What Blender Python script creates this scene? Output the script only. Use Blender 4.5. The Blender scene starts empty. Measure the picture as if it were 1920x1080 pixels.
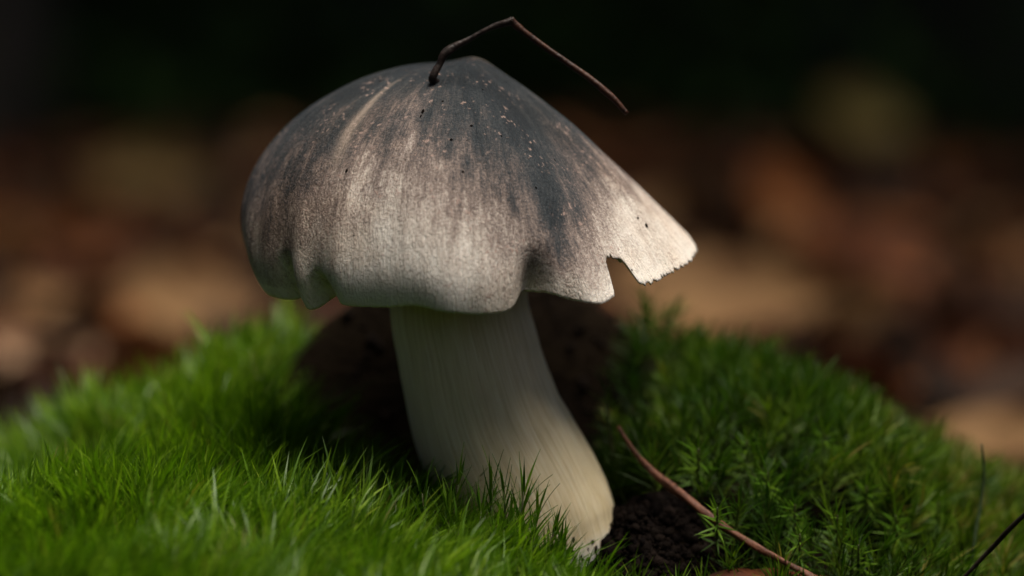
import bpy, math
import numpy as np
from mathutils import Vector, Matrix
from mathutils.bvhtree import BVHTree

# ------------------------------------------------------------------ camera, sky, sun, exposure
CM = 0.01                                   # everything below is thought in centimetres
scene = bpy.context.scene
COL = scene.collection
rng = np.random.default_rng(7)

CAM = np.array([0.0, -47.0, 7.9]); PITCH = math.radians(4.0); LENS = 100.0
cam_d = bpy.data.cameras.new('camera'); cam = bpy.data.objects.new('camera', cam_d); COL.objects.link(cam)
cam.location = CAM * CM; cam.rotation_euler = (math.pi / 2 - PITCH, 0, 0)
cam_d.lens = LENS; cam_d.sensor_width = 36; cam_d.clip_start = 0.01; cam_d.clip_end = 500
cam_d.dof.use_dof = True; cam_d.dof.focus_distance = 0.452; cam_d.dof.aperture_fstop = 6.8
scene.camera = cam

SUN_EL, SUN_AZ = math.radians(73), math.radians(116)     # azimuth: clockwise from +Y
world = bpy.data.worlds.new('World'); scene.world = world; world.use_nodes = True
wn = world.node_tree.nodes; wl = world.node_tree.links; wn.clear()
wo = wn.new('ShaderNodeOutputWorld'); wb = wn.new('ShaderNodeBackground'); sk = wn.new('ShaderNodeTexSky')
sk.sky_type = 'NISHITA'; sk.sun_disc = False; sk.sun_elevation = SUN_EL; sk.sun_rotation = SUN_AZ
sk.air_density = 0.7; sk.dust_density = 6.0; sk.ozone_density = 1.0
wb.inputs['Strength'].default_value = 0.05
wl.new(sk.outputs[0], wb.inputs[0]); wl.new(wb.outputs[0], wo.inputs[0])
sd = bpy.data.lights.new('sun', 'SUN'); so = bpy.data.objects.new('sun', sd); COL.objects.link(so)
sd.energy = 4.0; sd.angle = math.radians(46); sd.color = (1.0, 0.94, 0.84)
sun_dir = Vector((math.sin(SUN_AZ) * math.cos(SUN_EL), math.cos(SUN_AZ) * math.cos(SUN_EL), math.sin(SUN_EL)))
so.rotation_euler = sun_dir.to_track_quat('Z', 'Y').to_euler()
vs = scene.view_settings
vs.view_transform = 'Standard'; vs.look = 'None'; vs.gamma = 1.0; vs.exposure = 0.95
try: vs.use_curve_mapping = False
except Exception: pass
scene.cycles.use_denoising = True
scene.cycles.max_bounces = 8; scene.cycles.transparent_max_bounces = 8

# ------------------------------------------------------------------ helpers
CP, SP = math.cos(PITCH), math.sin(PITCH)
def unproj(px, py, y):
    """world point (cm) seen at photo pixel (1920 wide) at world depth y"""
    a = (px - 960) / 1920 * 36 / LENS; b = (540 - py) / 1920 * 36 / LENS
    d = np.array([a, CP + b * SP, -SP + b * CP])
    return CAM + d * ((y - CAM[1]) / d[1])
def ray(px, py):
    a = (px - 960) / 1920 * 36 / LENS; b = (540 - py) / 1920 * 36 / LENS
    d = np.array([a, CP + b * SP, -SP + b * CP]); return d / np.linalg.norm(d)

def tagged(o, label=None, cat=None, group=None, kind=None):
    if label: o['label'] = label
    if cat: o['category'] = cat
    if group: o['group'] = group
    if kind: o['kind'] = kind
    return o
def empty(name, loc=(0, 0, 0), **kw):
    o = bpy.data.objects.new(name, None); COL.objects.link(o)
    o.location = np.array(loc, float) * CM; o.empty_display_size = 0.005
    return tagged(o, **kw)
def mesh_np(name, V, F3=None, F4=None, attrs=None, smooth=True):
    """V in cm; fast mesh from arrays of triangles / quads; attrs: name -> per-vertex float or rgb"""
    me = bpy.data.meshes.new(name)
    V = np.asarray(V, np.float64) * CM
    loops = []; starts = []; n = 0
    if F4 is not None and len(F4):
        F4 = np.asarray(F4, np.int32); loops.append(F4.ravel()); starts.append(np.arange(len(F4)) * 4); n = len(F4) * 4
    if F3 is not None and len(F3):
        F3 = np.asarray(F3, np.int32); loops.append(F3.ravel()); starts.append(n + np.arange(len(F3)) * 3)
    loops = np.concatenate(loops); starts = np.concatenate(starts).astype(np.int32)
    me.vertices.add(len(V)); me.vertices.foreach_set('co', V.astype(np.float32).ravel())
    me.loops.add(len(loops)); me.loops.foreach_set('vertex_index', loops.astype(np.int32))
    me.polygons.add(len(starts)); me.polygons.foreach_set('loop_start', starts)
    me.update(calc_edges=True); me.validate()
    if smooth: me.polygons.foreach_set('use_smooth', np.ones(len(me.polygons), bool))
    for k, a in (attrs or {}).items():
        a = np.asarray(a, np.float32)
        if a.ndim == 1:
            at = me.attributes.new(k, 'FLOAT', 'POINT'); at.data.foreach_set('value', a)
        else:
            at = me.attributes.new(k, 'FLOAT_VECTOR', 'POINT'); at.data.foreach_set('vector', a.ravel())
    return me
def obj(name, me, mat=None, parent=None, loc=None, **kw):
    o = bpy.data.objects.new(name, me); COL.objects.link(o)
    if mat is not None and not me.materials: me.materials.append(mat)
    if parent is not None: o.parent = parent
    if loc is not None: o.location = np.array(loc, float) * CM
    return tagged(o, **kw)
def norm(v): return v / np.maximum(np.linalg.norm(v, axis=-1, keepdims=True), 1e-9)

def vnoise(x, y, seed=0):
    """smooth 2-D value noise in -1..1"""
    x = np.asarray(x, float); y = np.asarray(y, float)
    xi = np.floor(x).astype(np.int64); yi = np.floor(y).astype(np.int64); fx = x - xi; fy = y - yi
    fx = fx * fx * (3 - 2 * fx); fy = fy * fy * (3 - 2 * fy)
    def h(a, b):
        n = (a * 374761393 + b * 668265263 + seed * 974711) & 0x7fffffff
        n = ((n ^ (n >> 13)) * 1274126177) & 0x7fffffff
        return ((n ^ (n >> 16)) & 0xffff) / 32767.5 - 1
    return (h(xi, yi) * (1 - fx) + h(xi + 1, yi) * fx) * (1 - fy) + (h(xi, yi + 1) * (1 - fx) + h(xi + 1, yi + 1) * fx) * fy
def sstep(a, b, x):
    t = np.clip((np.asarray(x, float) - a) / (b - a), 0, 1); return t * t * (3 - 2 * t)

class NT:
    """small node-material builder"""
    def __init__(s, name):
        s.m = bpy.data.materials.new(name); s.m.use_nodes = True
        s.n = s.m.node_tree.nodes; s.l = s.m.node_tree.links; s.n.clear()
        s.out = s.n.new('ShaderNodeOutputMaterial')
        s.b = s.n.new('ShaderNodeBsdfPrincipled'); s.l.new(s.b.outputs[0], s.out.inputs[0])
    def put(s, inp, v):
        if hasattr(v, 'is_linked') or hasattr(v, 'links'): s.l.new(v, inp)
        else: inp.default_value = v
    def set(s, **kw):
        for k, v in kw.items(): s.put(s.b.inputs[k.replace('_', ' ')], v)
        return s
    def attr(s, name, out='Fac'):
        n = s.n.new('ShaderNodeAttribute'); n.attribute_name = name; return n.outputs[out]
    def pos(s):
        return s.n.new('ShaderNodeNewGeometry').outputs['Position']
    def objco(s): return s.n.new('ShaderNodeTexCoord').outputs['Object']
    def noise(s, vec, scale, detail=3, rough=0.55, out='Fac', dist=0.0):
        n = s.n.new('ShaderNodeTexNoise'); s.l.new(vec, n.inputs['Vector'])
        n.inputs['Scale'].default_value = scale; n.inputs['Detail'].default_value = detail
        n.inputs['Roughness'].default_value = rough; n.inputs['Distortion'].default_value = dist; return n.outputs[out]
    def voro(s, vec, scale, out='Distance'):
        n = s.n.new('ShaderNodeTexVoronoi'); s.l.new(vec, n.inputs['Vector']); n.inputs['Scale'].default_value = scale; return n.outputs[out]
    def math(s, op, a, b=0.0, c=0.0, clamp=False):
        n = s.n.new('ShaderNodeMath'); n.operation = op; n.use_clamp = clamp
        for i, v in enumerate((a, b, c)): s.put(n.inputs[i], v)
        return n.outputs[0]
    def ramp(s, fac, stops):
        n = s.n.new('ShaderNodeValToRGB'); s.put(n.inputs[0], fac); e = n.color_ramp.elements
        while len(e) < len(stops): e.new(0.5)
        for i, (p, c) in enumerate(stops):
            e[i].position = p; e[i].color = (*c, 1) if len(c) == 3 else c
        return n.outputs[0]
    def rng(s, v, a, b, c=0.0, d=1.0):
        n = s.n.new('ShaderNodeMapRange'); s.put(n.inputs[0], v)
        for i, x in enumerate((a, b, c, d)): n.inputs[i + 1].default_value = x
        return n.outputs[0]
    def mix(s, fac, a, b, blend='MIX'):
        n = s.n.new('ShaderNodeMix'); n.data_type = 'RGBA'; n.blend_type = blend
        s.put(n.inputs[0], fac)
        for i, v in ((6, a), (7, b)):
            s.put(n.inputs[i], (*v, 1) if isinstance(v, tuple) and len(v) == 3 else v)
        return n.outputs[2]
    def comb(s, x, y, z=0.0):
        n = s.n.new('ShaderNodeCombineXYZ')
        for i, v in enumerate((x, y, z)): s.put(n.inputs[i], v)
        return n.outputs[0]
    def bump(s, h, strength=0.5, dist=0.0003, prev=None):
        n = s.n.new('ShaderNodeBump'); n.inputs['Strength'].default_value = strength; n.inputs['Distance'].default_value = dist
        s.put(n.inputs['Height'], h)
        if prev is not None: s.l.new(prev, n.inputs['Normal'])
        return n.outputs[0]
    def translucent(s, color, amount):
        t = s.n.new('ShaderNodeBsdfTranslucent'); s.put(t.inputs[0], color)
        m = s.n.new('ShaderNodeMixShader'); m.inputs[0].default_value = amount
        s.l.new(s.b.outputs[0], m.inputs[1]); s.l.new(t.outputs[0], m.inputs[2]); s.l.new(m.outputs[0], s.out.inputs[0])
        return s

# ------------------------------------------------------------------ materials
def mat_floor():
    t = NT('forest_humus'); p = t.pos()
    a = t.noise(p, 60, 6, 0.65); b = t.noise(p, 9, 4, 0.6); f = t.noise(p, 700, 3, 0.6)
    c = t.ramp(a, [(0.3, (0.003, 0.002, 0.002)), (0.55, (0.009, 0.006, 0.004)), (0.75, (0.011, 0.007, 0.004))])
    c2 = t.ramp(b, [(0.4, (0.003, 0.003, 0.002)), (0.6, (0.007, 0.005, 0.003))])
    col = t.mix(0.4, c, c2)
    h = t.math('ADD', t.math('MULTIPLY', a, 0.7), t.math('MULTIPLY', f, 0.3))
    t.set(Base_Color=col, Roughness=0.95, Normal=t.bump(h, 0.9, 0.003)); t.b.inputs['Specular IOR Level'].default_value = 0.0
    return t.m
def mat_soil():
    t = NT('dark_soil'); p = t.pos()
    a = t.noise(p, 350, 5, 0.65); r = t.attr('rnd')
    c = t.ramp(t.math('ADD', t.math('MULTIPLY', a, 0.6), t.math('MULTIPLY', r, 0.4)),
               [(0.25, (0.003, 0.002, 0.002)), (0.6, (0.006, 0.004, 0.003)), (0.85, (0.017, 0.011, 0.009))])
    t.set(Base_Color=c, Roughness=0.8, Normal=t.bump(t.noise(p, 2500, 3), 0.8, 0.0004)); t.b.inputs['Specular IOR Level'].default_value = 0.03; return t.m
def mat_moss(name, c0, c1, c2, trans, spec=0.28, rough=0.36):
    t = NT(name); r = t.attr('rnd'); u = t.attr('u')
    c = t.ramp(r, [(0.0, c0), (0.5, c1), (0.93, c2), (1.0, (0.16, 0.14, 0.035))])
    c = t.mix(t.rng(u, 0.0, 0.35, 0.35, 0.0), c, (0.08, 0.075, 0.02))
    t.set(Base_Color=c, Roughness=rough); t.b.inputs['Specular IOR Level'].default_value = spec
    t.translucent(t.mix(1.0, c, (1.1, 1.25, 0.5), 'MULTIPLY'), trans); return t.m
def mat_leaf(name, base, vein, dark, trans=0.25):
    t = NT(name); p = t.objco(); v = t.attr('vein'); r = t.attr('rnd')
    a = t.noise(p, 90, 4, 0.6); b = t.noise(p, 500, 3, 0.6)
    c = t.mix(t.rng(a, 0.38, 0.68), base, dark)
    c = t.mix(t.math('MULTIPLY', v, 0.5), c, vein)
    c = t.mix(t.math('MULTIPLY', r, 0.9), c, dark)
    t.set(Base_Color=c, Roughness=0.7, Normal=t.bump(b, 0.5, 0.0006)); t.b.inputs['Specular IOR Level'].default_value = 0.12
    t.translucent(c, trans); return t.m
def mat_twig(name, c0, c1, rough=0.5):
    t = NT(name); p = t.objco()
    a = t.noise(p, 900, 4, 0.6); b = t.noise(p, 160, 3, 0.6)
    c = t.mix(t.rng(a, 0.35, 0.7), c0, c1)
    c = t.mix(t.rng(b, 0.55, 0.75, 0, 0.6), c, tuple(x * 0.35 for x in c0))
    t.set(Base_Color=c, Roughness=rough, Normal=t.bump(a, 0.7, 0.0003)); t.b.inputs['Specular IOR Level'].default_value = 0.22; return t.m
def mat_cap():
    t = NT('mushroom_cap_skin'); p = t.objco()
    s = t.attr('s'); th = t.attr('theta'); dk = t.attr('dark'); pale = t.attr('pale')
    fib = t.noise(t.comb(t.math('MULTIPLY', th, 38.0), t.math('MULTIPLY', s, 11.0)), 1.0, 4, 0.62)
    fib2 = t.noise(t.comb(t.math('MULTIPLY', th, 130.0), t.math('MULTIPLY', s, 46.0)), 1.0, 3, 0.6)
    grain = t.noise(p, 2600, 3, 0.7); blot = t.noise(p, 120, 4, 0.62, dist=0.6); big = t.noise(p, 45, 3, 0.5)
    # pigment amount: the stored field broken up by fibrils, blotches and grain
    q = t.math('ADD', t.rng(dk, 0.0, 1.0, -0.04, 1.0), t.math('MULTIPLY', t.math('SUBTRACT', fib, 0.5), 0.46))
    q = t.math('ADD', q, t.math('MULTIPLY', t.math('SUBTRACT', fib2, 0.5), 0.30))
    q = t.math('ADD', q, t.math('MULTIPLY', t.math('SUBTRACT', blot, 0.5), t.rng(dk, 0.05, 0.5, 0.28, 0.58)))
    patch = t.noise(t.comb(t.math('MULTIPLY', th, 11.0), t.math('MULTIPLY', s, 4.5), 3.0), 1.0, 3, 0.55, dist=0.4)
    q = t.math('ADD', q, t.math('MULTIPLY', t.math('SUBTRACT', patch, 0.5), t.rng(dk, 0.05, 0.5, 0.18, 0.58)))
    q = t.math('ADD', q, t.math('MULTIPLY', t.math('SUBTRACT', grain, 0.5), 0.62))
    col = t.ramp(q, [(0.0, (0.66, 0.61, 0.55)), (0.20, (0.46, 0.40, 0.35)), (0.42, (0.19, 0.147, 0.128)),
                     (0.62, (0.066, 0.058, 0.057)), (0.80, (0.026, 0.031, 0.035)), (1.0, (0.012, 0.016, 0.020))])
    # brown-ochre stains
    col = t.mix(t.math('MULTIPLY', t.rng(big, 0.52, 0.72), 0.35), col, t.mix(1.0, col, (1.0, 0.74, 0.52), 'MULTIPLY'))
    # pink-buff flecks where the skin has cracked
    fl = t.math('MULTIPLY', t.rng(t.noise(p, 1300, 2, 0.5), 0.60, 0.68), t.rng(t.noise(p, 170, 2, 0.5), 0.48, 0.60))
    col = t.mix(t.math('MULTIPLY', fl, 0.7), col, (0.36, 0.25, 0.21))
    # tiny dark pits
    pit = t.math('MULTIPLY', t.rng(t.voro(p, 420), 0.10, 0.05), t.rng(t.noise(p, 100, 1), 0.60, 0.64))
    col = t.mix(pit, col, (0.012, 0.010, 0.010))
    col = t.mix(t.math('MULTIPLY', pale, t.rng(fib, 0.3, 0.6, 0.25, 0.9)), col, (0.34, 0.265, 0.21))
    h = t.math('ADD', t.math('MULTIPLY', grain, 0.55), t.math('ADD', t.math('MULTIPLY', fib2, 0.8), t.math('MULTIPLY', fib, 0.9)))
    t.set(Base_Color=col, Roughness=t.rng(grain, 0.3, 0.7, 0.58, 0.8), Normal=t.bump(h, 0.9, 0.0005))
    t.b.inputs['Specular IOR Level'].default_value = 0.2
    t.b.inputs['Subsurface Weight'].default_value = 0.12; t.b.inputs['Subsurface Radius'].default_value = (1, 0.6, 0.4)
    t.b.inputs['Subsurface Scale'].default_value = 0.001
    return t.m
def mat_stem():
    t = NT('mushroom_stem_flesh'); p = t.objco(); th = t.attr('theta'); s = t.attr('s')
    f = t.noise(t.comb(t.math('MULTIPLY', th, 22.0), t.math('MULTIPLY', s, 3.2)), 1.0, 5, 0.62)
    f2 = t.noise(t.comb(t.math('MULTIPLY', th, 70.0), t.math('MULTIPLY', s, 8.0)), 1.0, 3, 0.6)
    b = t.noise(p, 130, 4, 0.6)
    q = t.math('ADD', t.math('MULTIPLY', f, 0.6), t.math('MULTIPLY', f2, 0.4))
    c = t.ramp(q, [(0.30, (0.46, 0.35, 0.20)), (0.5, (0.67, 0.55, 0.345)), (0.7, (0.77, 0.70, 0.54))])
    c = t.mix(t.rng(b, 0.5, 0.75, 0, 0.35), c, (0.45, 0.35, 0.21))
    c = t.mix(t.rng(s, 0.86, 0.97), c, (0.74, 0.76, 0.77))
    spk = t.math('MULTIPLY', t.rng(t.noise(p, 420, 3, 0.6), 0.60, 0.66), t.rng(s, 0.90, 0.98))
    c = t.mix(spk, c, (0.02, 0.013, 0.009))
    t.set(Base_Color=c, Roughness=0.5, Normal=t.bump(q, 0.5, 0.0006))
    t.b.inputs['Subsurface Weight'].default_value = 0.25; t.b.inputs['Subsurface Radius'].default_value = (1, 0.7, 0.4)
    t.b.inputs['Subsurface Scale'].default_value = 0.0025
    return t.m
def mat_plain(name, c0, c1, scale, rough=0.7, bump=0.001):
    t = NT(name); a = t.noise(t.pos(), scale, 5, 0.6)
    t.set(Base_Color=t.mix(t.rng(a, 0.35, 0.65), c0, c1), Roughness=rough, Normal=t.bump(a, 0.8, bump)); return t.m

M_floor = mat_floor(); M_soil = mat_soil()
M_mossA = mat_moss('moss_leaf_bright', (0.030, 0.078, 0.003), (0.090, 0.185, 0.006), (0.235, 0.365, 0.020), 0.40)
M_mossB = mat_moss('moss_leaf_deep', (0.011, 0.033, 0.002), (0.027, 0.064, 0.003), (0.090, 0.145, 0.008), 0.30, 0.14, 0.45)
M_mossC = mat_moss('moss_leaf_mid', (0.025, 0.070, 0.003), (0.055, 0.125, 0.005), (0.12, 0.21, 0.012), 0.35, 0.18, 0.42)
M_stalk = mat_plain('moss_stalk_brown', (0.05, 0.035, 0.012), (0.04, 0.06, 0.012), 300)
M_cap = mat_cap(); M_stem = mat_stem()
M_gill = mat_plain('gill_cream', (0.55, 0.48, 0.38), (0.62, 0.56, 0.46), 200, 0.6)

# ------------------------------------------------------------------ forest floor
def H(x, y):
    x = np.asarray(x, float); y = np.asarray(y, float)
    g = lambda a, cx, cy, wx, wy, p: a * np.exp(-np.power(((x - cx) / wx) ** 2 + ((y - cy) / wy) ** 2, p))
    z = -2.0 + g(4.4, -0.3, 5.8, 9.0, 5.4, 1.25) + g(2.3, -6, -3, 6.5, 5.0, 1.2) + g(1.75, 4.6, 1.8, 3.6, 3.2, 1.3)
    z = z - g(3.0, -0.2, 2.5, 2.9, 1.7, 1.5) + g(2.3, -0.6, 4.8, 3.6, 1.3, 1.6) - g(0.85, 4.2, 5.0, 3.2, 3.0, 1.0) + g(1.1, 2.25, -0.6, 1.15, 1.1, 1.0)
    z = z + 0.16 * vnoise(x * 0.6, y * 0.6, 3) + 0.07 * vnoise(x * 1.7, y * 1.7, 4)
    d = np.hypot(x, y)
    far = sstep(15, 60, d)
    z = z + far * (1.2 * vnoise(x / 23, y / 23, 5) + 4.0 * vnoise(x / 120, y / 120, 6)) * sstep(15, 150, d)
    # the forest floor climbs into a bank behind
    z = z + 190 * sstep(330, 1500, y) + 60 * sstep(500, 3000, np.abs(x))
    return z
N = 300; u = np.linspace(-1, 1, N); bb = math.asinh(9000 / 3.0)
ax = 3.0 * np.sinh(bb * u)
X, Y = np.meshgrid(ax, ax + 2.0, indexing='ij'); Z = H(X, Y)
V = np.stack([X, Y, Z], -1).reshape(-1, 3)
ii = np.arange(N * N).reshape(N, N)
F4 = np.stack([ii[:-1, :-1], ii[1:, :-1], ii[1:, 1:], ii[:-1, 1:]], -1).reshape(-1, 4)
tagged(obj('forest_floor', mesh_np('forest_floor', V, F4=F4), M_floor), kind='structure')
def Hn(x, y, e=0.25):
    n = np.stack([-(H(x + e, y) - H(x - e, y)) / (2 * e), -(H(x, y + e) - H(x, y - e)) / (2 * e), np.ones_like(np.asarray(x, float))], -1)
    return norm(n)
def ground_hit(px, py):
    d = ray(px, py); t = np.linspace(25, 900, 6000); P = CAM + d * t[:, None]
    k = np.argmax(P[:, 2] < H(P[:, 0], P[:, 1])); return P[k]

# ------------------------------------------------------------------ the mushroom
mush = empty('mushroom', unproj(1040, 1062, 0.0), label='grey capped mushroom with a pale leaning stem rising from moss', cat='mushroom')
M0 = np.array(mush.location) / CM
APEX = unproj(868, 113, 0.3)
# rim of the cap as seen: (theta in degrees, pixel x, pixel y)
RIM = [(-180, 478, 485), (-168, 482, 520), (-158, 500, 556), (-151, 528, 566), (-146, 548, 552), (-142, 560, 566), (-138, 576, 580),
       (-133, 601, 551), (-128, 622, 568), (-121, 655, 577), (-112, 718, 577), (-104, 775, 572), (-97, 825, 584), (-87, 900, 592),
       (-79, 957, 584), (-75, 983, 566), (-71, 1008, 549), (-67, 1040, 550), (-60, 1082, 563), (-55, 1112, 567), (-50, 1148, 556),
       (-45, 1180, 545), (-41, 1207, 538), (-36, 1234, 529), (-27, 1272, 515), (-16, 1300, 490), (-4, 1314, 471)]
def depthR(th): return 3.35
rim_pts = []
for th, px, py in RIM:
    y = APEX[1] + 3.35 * math.sin(math.radians(th)) * (1.0 + 0.02 * math.sin(math.radians(th * 3)))
    p = unproj(px, py, y); rim_pts.append((th, *(p - APEX)))
for th, r, z in ((10, 3.85, -2.9), (30, 3.7, -2.75), (55, 3.4, -2.7), (90, 3.25, -2.8), (120, 3.3, -3.0), (150, 3.45, -3.2)):
    rim_pts.append((th, r * math.cos(math.radians(th)), r * math.sin(math.radians(th)), z))
rim_pts = np.array(rim_pts)
def pinterp(x, xp, fp):
    """periodic (360) monotone-ish cubic interpolation"""
    xp = np.concatenate([xp - 360, xp, xp + 360]); fp = np.concatenate([fp] * 3)
    d = np.diff(fp) / np.diff(xp); m = np.zeros_like(fp)
    m[1:-1] = np.where(d[:-1] * d[1:] > 0, 2 * d[:-1] * d[1:] / (d[:-1] + d[1:] + 1e-12), 0)
    i = np.clip(np.searchsorted(xp, x) - 1, 0, len(xp) - 2); h = xp[i + 1] - xp[i]; t = (x - xp[i]) / h
    return (fp[i] * (2 * t**3 - 3 * t**2 + 1) + m[i] * h * (t**3 - 2 * t**2 + t) + fp[i + 1] * (-2 * t**3 + 3 * t**2) + m[i + 1] * h * (t**3 - t**2))
th_s = np.concatenate([np.linspace(-185, 5, 560, endpoint=False), np.linspace(5, 175, 140, endpoint=False)])
NTH = len(th_s); NS = 120
def smoothp(a, w):
    k = np.ones(w) / w; return np.convolve(np.concatenate([a[-w:], a, a[:w]]), k, 'same')[w:-w]
RX = pinterp(th_s, rim_pts[:, 0], rim_pts[:, 1]); RY = pinterp(th_s, rim_pts[:, 0], rim_pts[:, 2]); RZ = pinterp(th_s, rim_pts[:, 0], rim_pts[:, 3])
RXs = smoothp(RX, 45); RYs = smoothp(RY, 45); RZs = smoothp(RZ, 61)
phi = np.radians(pinterp(th_s, np.array([-180, -150, -120, -90, -60, -40, -20, 0, 45, 90, 135.]),
                         np.array([108, 108, 107, 106, 98, 84, 76, 74, 80, 90, 100.])))
cone = pinterp(th_s, np.array([-180, -150, -120, -90, -60, -40, -20, 0, 45, 90, 135.]),
               np.array([0.0, 0.05, 0.2, 0.34, 0.55, 0.75, 0.9, 1.0, 0.8, 0.5, 0.2]))
jag = 0.0025 * vnoise(th_s * 1.9, 0 * th_s, 11) + sstep(-52, -40, th_s) * (1 - sstep(10, 30, th_s)) * (
    0.012 * np.abs(vnoise(th_s * 1.3, 0 * th_s, 12)) + 0.010 * np.abs(vnoise(th_s * 0.5, 0 * th_s, 13)))
notch = sstep(-50.2, -49.2, th_s) * (1 - sstep(-43.6, -41.8, th_s)) * (0.085 + 0.012 * vnoise(th_s * 1.1, 0 * th_s, 14) + 0.02 * (th_s < -46.5))
smax = 1.0 - np.abs(jag) - notch
sg = np.linspace(0, 1, NS) ** 0.92
def cap_surface(s):           # s: (n,) fractions of the meridian -> (NTH, n, 3)
    T = s[None, :] * smax[:, None]
    el_r = np.sin(phi[:, None] * T) / np.sin(phi)[:, None]; el_z = (1 - np.cos(phi[:, None] * T)) / (1 - np.cos(phi))[:, None]
    co_r = T; co_z = (np.power(T * T + 0.004, 0.68) - 0.004 ** 0.68) / (1.004 ** 0.68 - 0.004 ** 0.68)
    c = cone[:, None]
    fr = el_r * (1 - c) + co_r * c; fz = el_z * (1 - c) + co_z * c
    w = sstep(0.62, 1.0, T)                       # fine waves of the rim fade in towards the edge
    rx = RXs[:, None] * (1 - w) + RX[:, None] * w; ry = RYs[:, None] * (1 - w) + RY[:, None] * w; rz = RZs[:, None] * (1 - w) + RZ[:, None] * w
    x = rx * fr; y = ry * fr; z = rz * fz
    th = th_s[:, None]
    def groove(t0, wdt, a, s0, s1=1.0):
        return a * np.exp(-((th - t0 - 0 * T) / wdt) ** 2) * sstep(s0, s1, T)
    d = -groove(-147, 4.0, 0.34, 0.85) - groove(-133, 3.8, 0.40, 0.91) - groove(-71, 5.0, 0.44, 0.82) - groove(-62, 2.6, 0.09, 0.62, 0.95)
    d = d + groove(-139, 4.0, 0.12, 0.6) + groove(-57, 6.0, 0.24, 0.78) + groove(-95, 16, 0.06, 0.6) - groove(-30, 4.0, 0.10, 0.3, 0.9) + groove(-153, 5, 0.06, 0.3, 0.7)
    d = d + 0.07 * vnoise(th / 24, T * 2.2, 24) * sstep(0.05, 0.3, T) + 0.06 * vnoise(th / 13, T * 2.5, 21) * sstep(0.1, 0.5, T) + 0.025 * vnoise(th / 5, T * 4, 22) * sstep(0.3, 0.8, T)
    roll = sstep(-178, -150, th) * (1 - sstep(-66, -50, th))
    d = d - 0.13 * roll * np.clip((T - 0.88) / 0.12, 0, 1) ** 2
    rr = np.sqrt(x * x + y * y) + 1e-6
    x = x + d * x / rr; y = y + d * y / rr
    z = z + 0.03 * vnoise(x * 1.3, y * 1.3, 23)
    # low boss and crease beside the apex
    z = z + 0.10 * np.exp(-((x - 0.25) / 0.34) ** 2 - ((y - 0.15) / 0.3) ** 2) - 0.07 * np.exp(-((x + 0.45) / 0.3) ** 2 - ((y + 0.35) / 0.35) ** 2)
    return np.stack([x, y, z], -1), T
OUT, T = cap_surface(sg)
def grid_normals(P):
    du = np.roll(P, -1, 0) - np.roll(P, 1, 0); dv = np.gradient(P, axis=1); n = np.cross(dv, du); n = norm(n)
    s_ = np.sign((n[..., 2] * 1.0 + (n[..., :2] * P[..., :2]).sum(-1)).mean()); return n * s_
NRM = grid_normals(OUT)
tin = np.linspace(1, 0.06, 40); INN, T2 = cap_surface(tin)
nin = grid_normals(INN[:, ::-1])[:, ::-1]
thick = 0.03 + 0.66 * np.power(np.clip(0.86 - T2, 0, 1), 0.8)
INN = INN - nin * thick[..., None]
capV = np.concatenate([OUT.reshape(-1, 3), INN.reshape(-1, 3)]) + APEX
nO = NTH * NS; io = np.arange(nO).reshape(NTH, NS); ij = nO + np.arange(NTH * 40).reshape(NTH, 40)
def wrapquads(I):
    J = np.roll(I, -1, 0); return np.stack([I[:, :-1], I[:, 1:], J[:, 1:], J[:, :-1]], -1).reshape(-1, 4)
edge = np.stack([io[:, -1], ij[:, 0], np.roll(ij[:, 0], -1), np.roll(io[:, -1], -1)], -1)
capF = np.concatenate([wrapquads(io), edge, wrapquads(ij)])
# pigment field: dark towards the apex, darkest tongue running down the right front, pale rim
th2 = np.repeat(th_s[:, None], NS, 1)
reach = pinterp(th_s, np.array([-180, -160, -145, -130, -118, -105, -90, -75, -62, -50, -38, -20, 0, 60, 120.]),
                np.array([0.90, 0.84, 0.80, 0.74, 0.68, 0.66, 0.71, 0.80, 0.90, 0.82, 0.72, 0.70, 0.76, 0.85, 1.0]))[:, None]
dark = np.interp(T / reach, [0, 0.35, 0.6, 0.8, 1.0, 1.18, 1.4], [1.0, 0.93, 0.80, 0.62, 0.40, 0.17, 0.06])
dark = np.clip(dark, 0.02, 1.0) - 0.15 * np.exp(-((th2 + 120) / 18) ** 2) * sstep(0.15, 0.4, T) * (1 - sstep(0.6, 0.8, T))
dark = dark + 0.16 * np.exp(-((th2 + 62) / 9) ** 2) * sstep(0.3, 0.5, T) * (1 - sstep(0.6, 0.9, T)) 
dark = dark + 0.22 * np.exp(-((th2 + 63) / 4) ** 2) * sstep(0.55, 0.75, T) * (1 - sstep(0.85, 0.97, T))
dark = np.where(T > 0.965, dark - 0.1, dark)
pale = 0.85 * np.exp(-((th2 + 138 - 9 * T) / (0.8 + 4.5 * np.clip(T - 0.2, 0, 1))) ** 2) * sstep(0.18, 0.36, T) * (1 - sstep(0.5, 0.66, T))
pale = pale + np.clip(1.5 * np.exp(-(((OUT[..., 0] - 0.28) / 0.32) ** 2 + ((OUT[..., 1] - 0.24) / 0.17) ** 2)), 0, 1)
z2 = np.zeros((NTH, 40))
cat_ = lambda a, b: np.concatenate([a.ravel(), b.ravel()])
cap_me = mesh_np('cap', capV - M0, F4=capF, attrs={'s': cat_(T, T2), 'theta': np.radians(cat_(th2, np.repeat(th_s[:, None], 40, 1))),
                                             'dark': cat_(dark, z2 + 0.1), 'pale': cat_(pale, z2)})
cap = obj('cap', cap_me, M_cap, mush, label='dark grey cap fading to a pale wavy torn rim')
bvh_cap = BVHTree.FromPolygons([Vector(v) for v in capV.tolist()], capF.tolist())
def cap_hit(px, py):
    h = bvh_cap.ray_cast(Vector(CAM), Vector(ray(px, py))); return np.array(h[0]), np.array(h[1])
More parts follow.
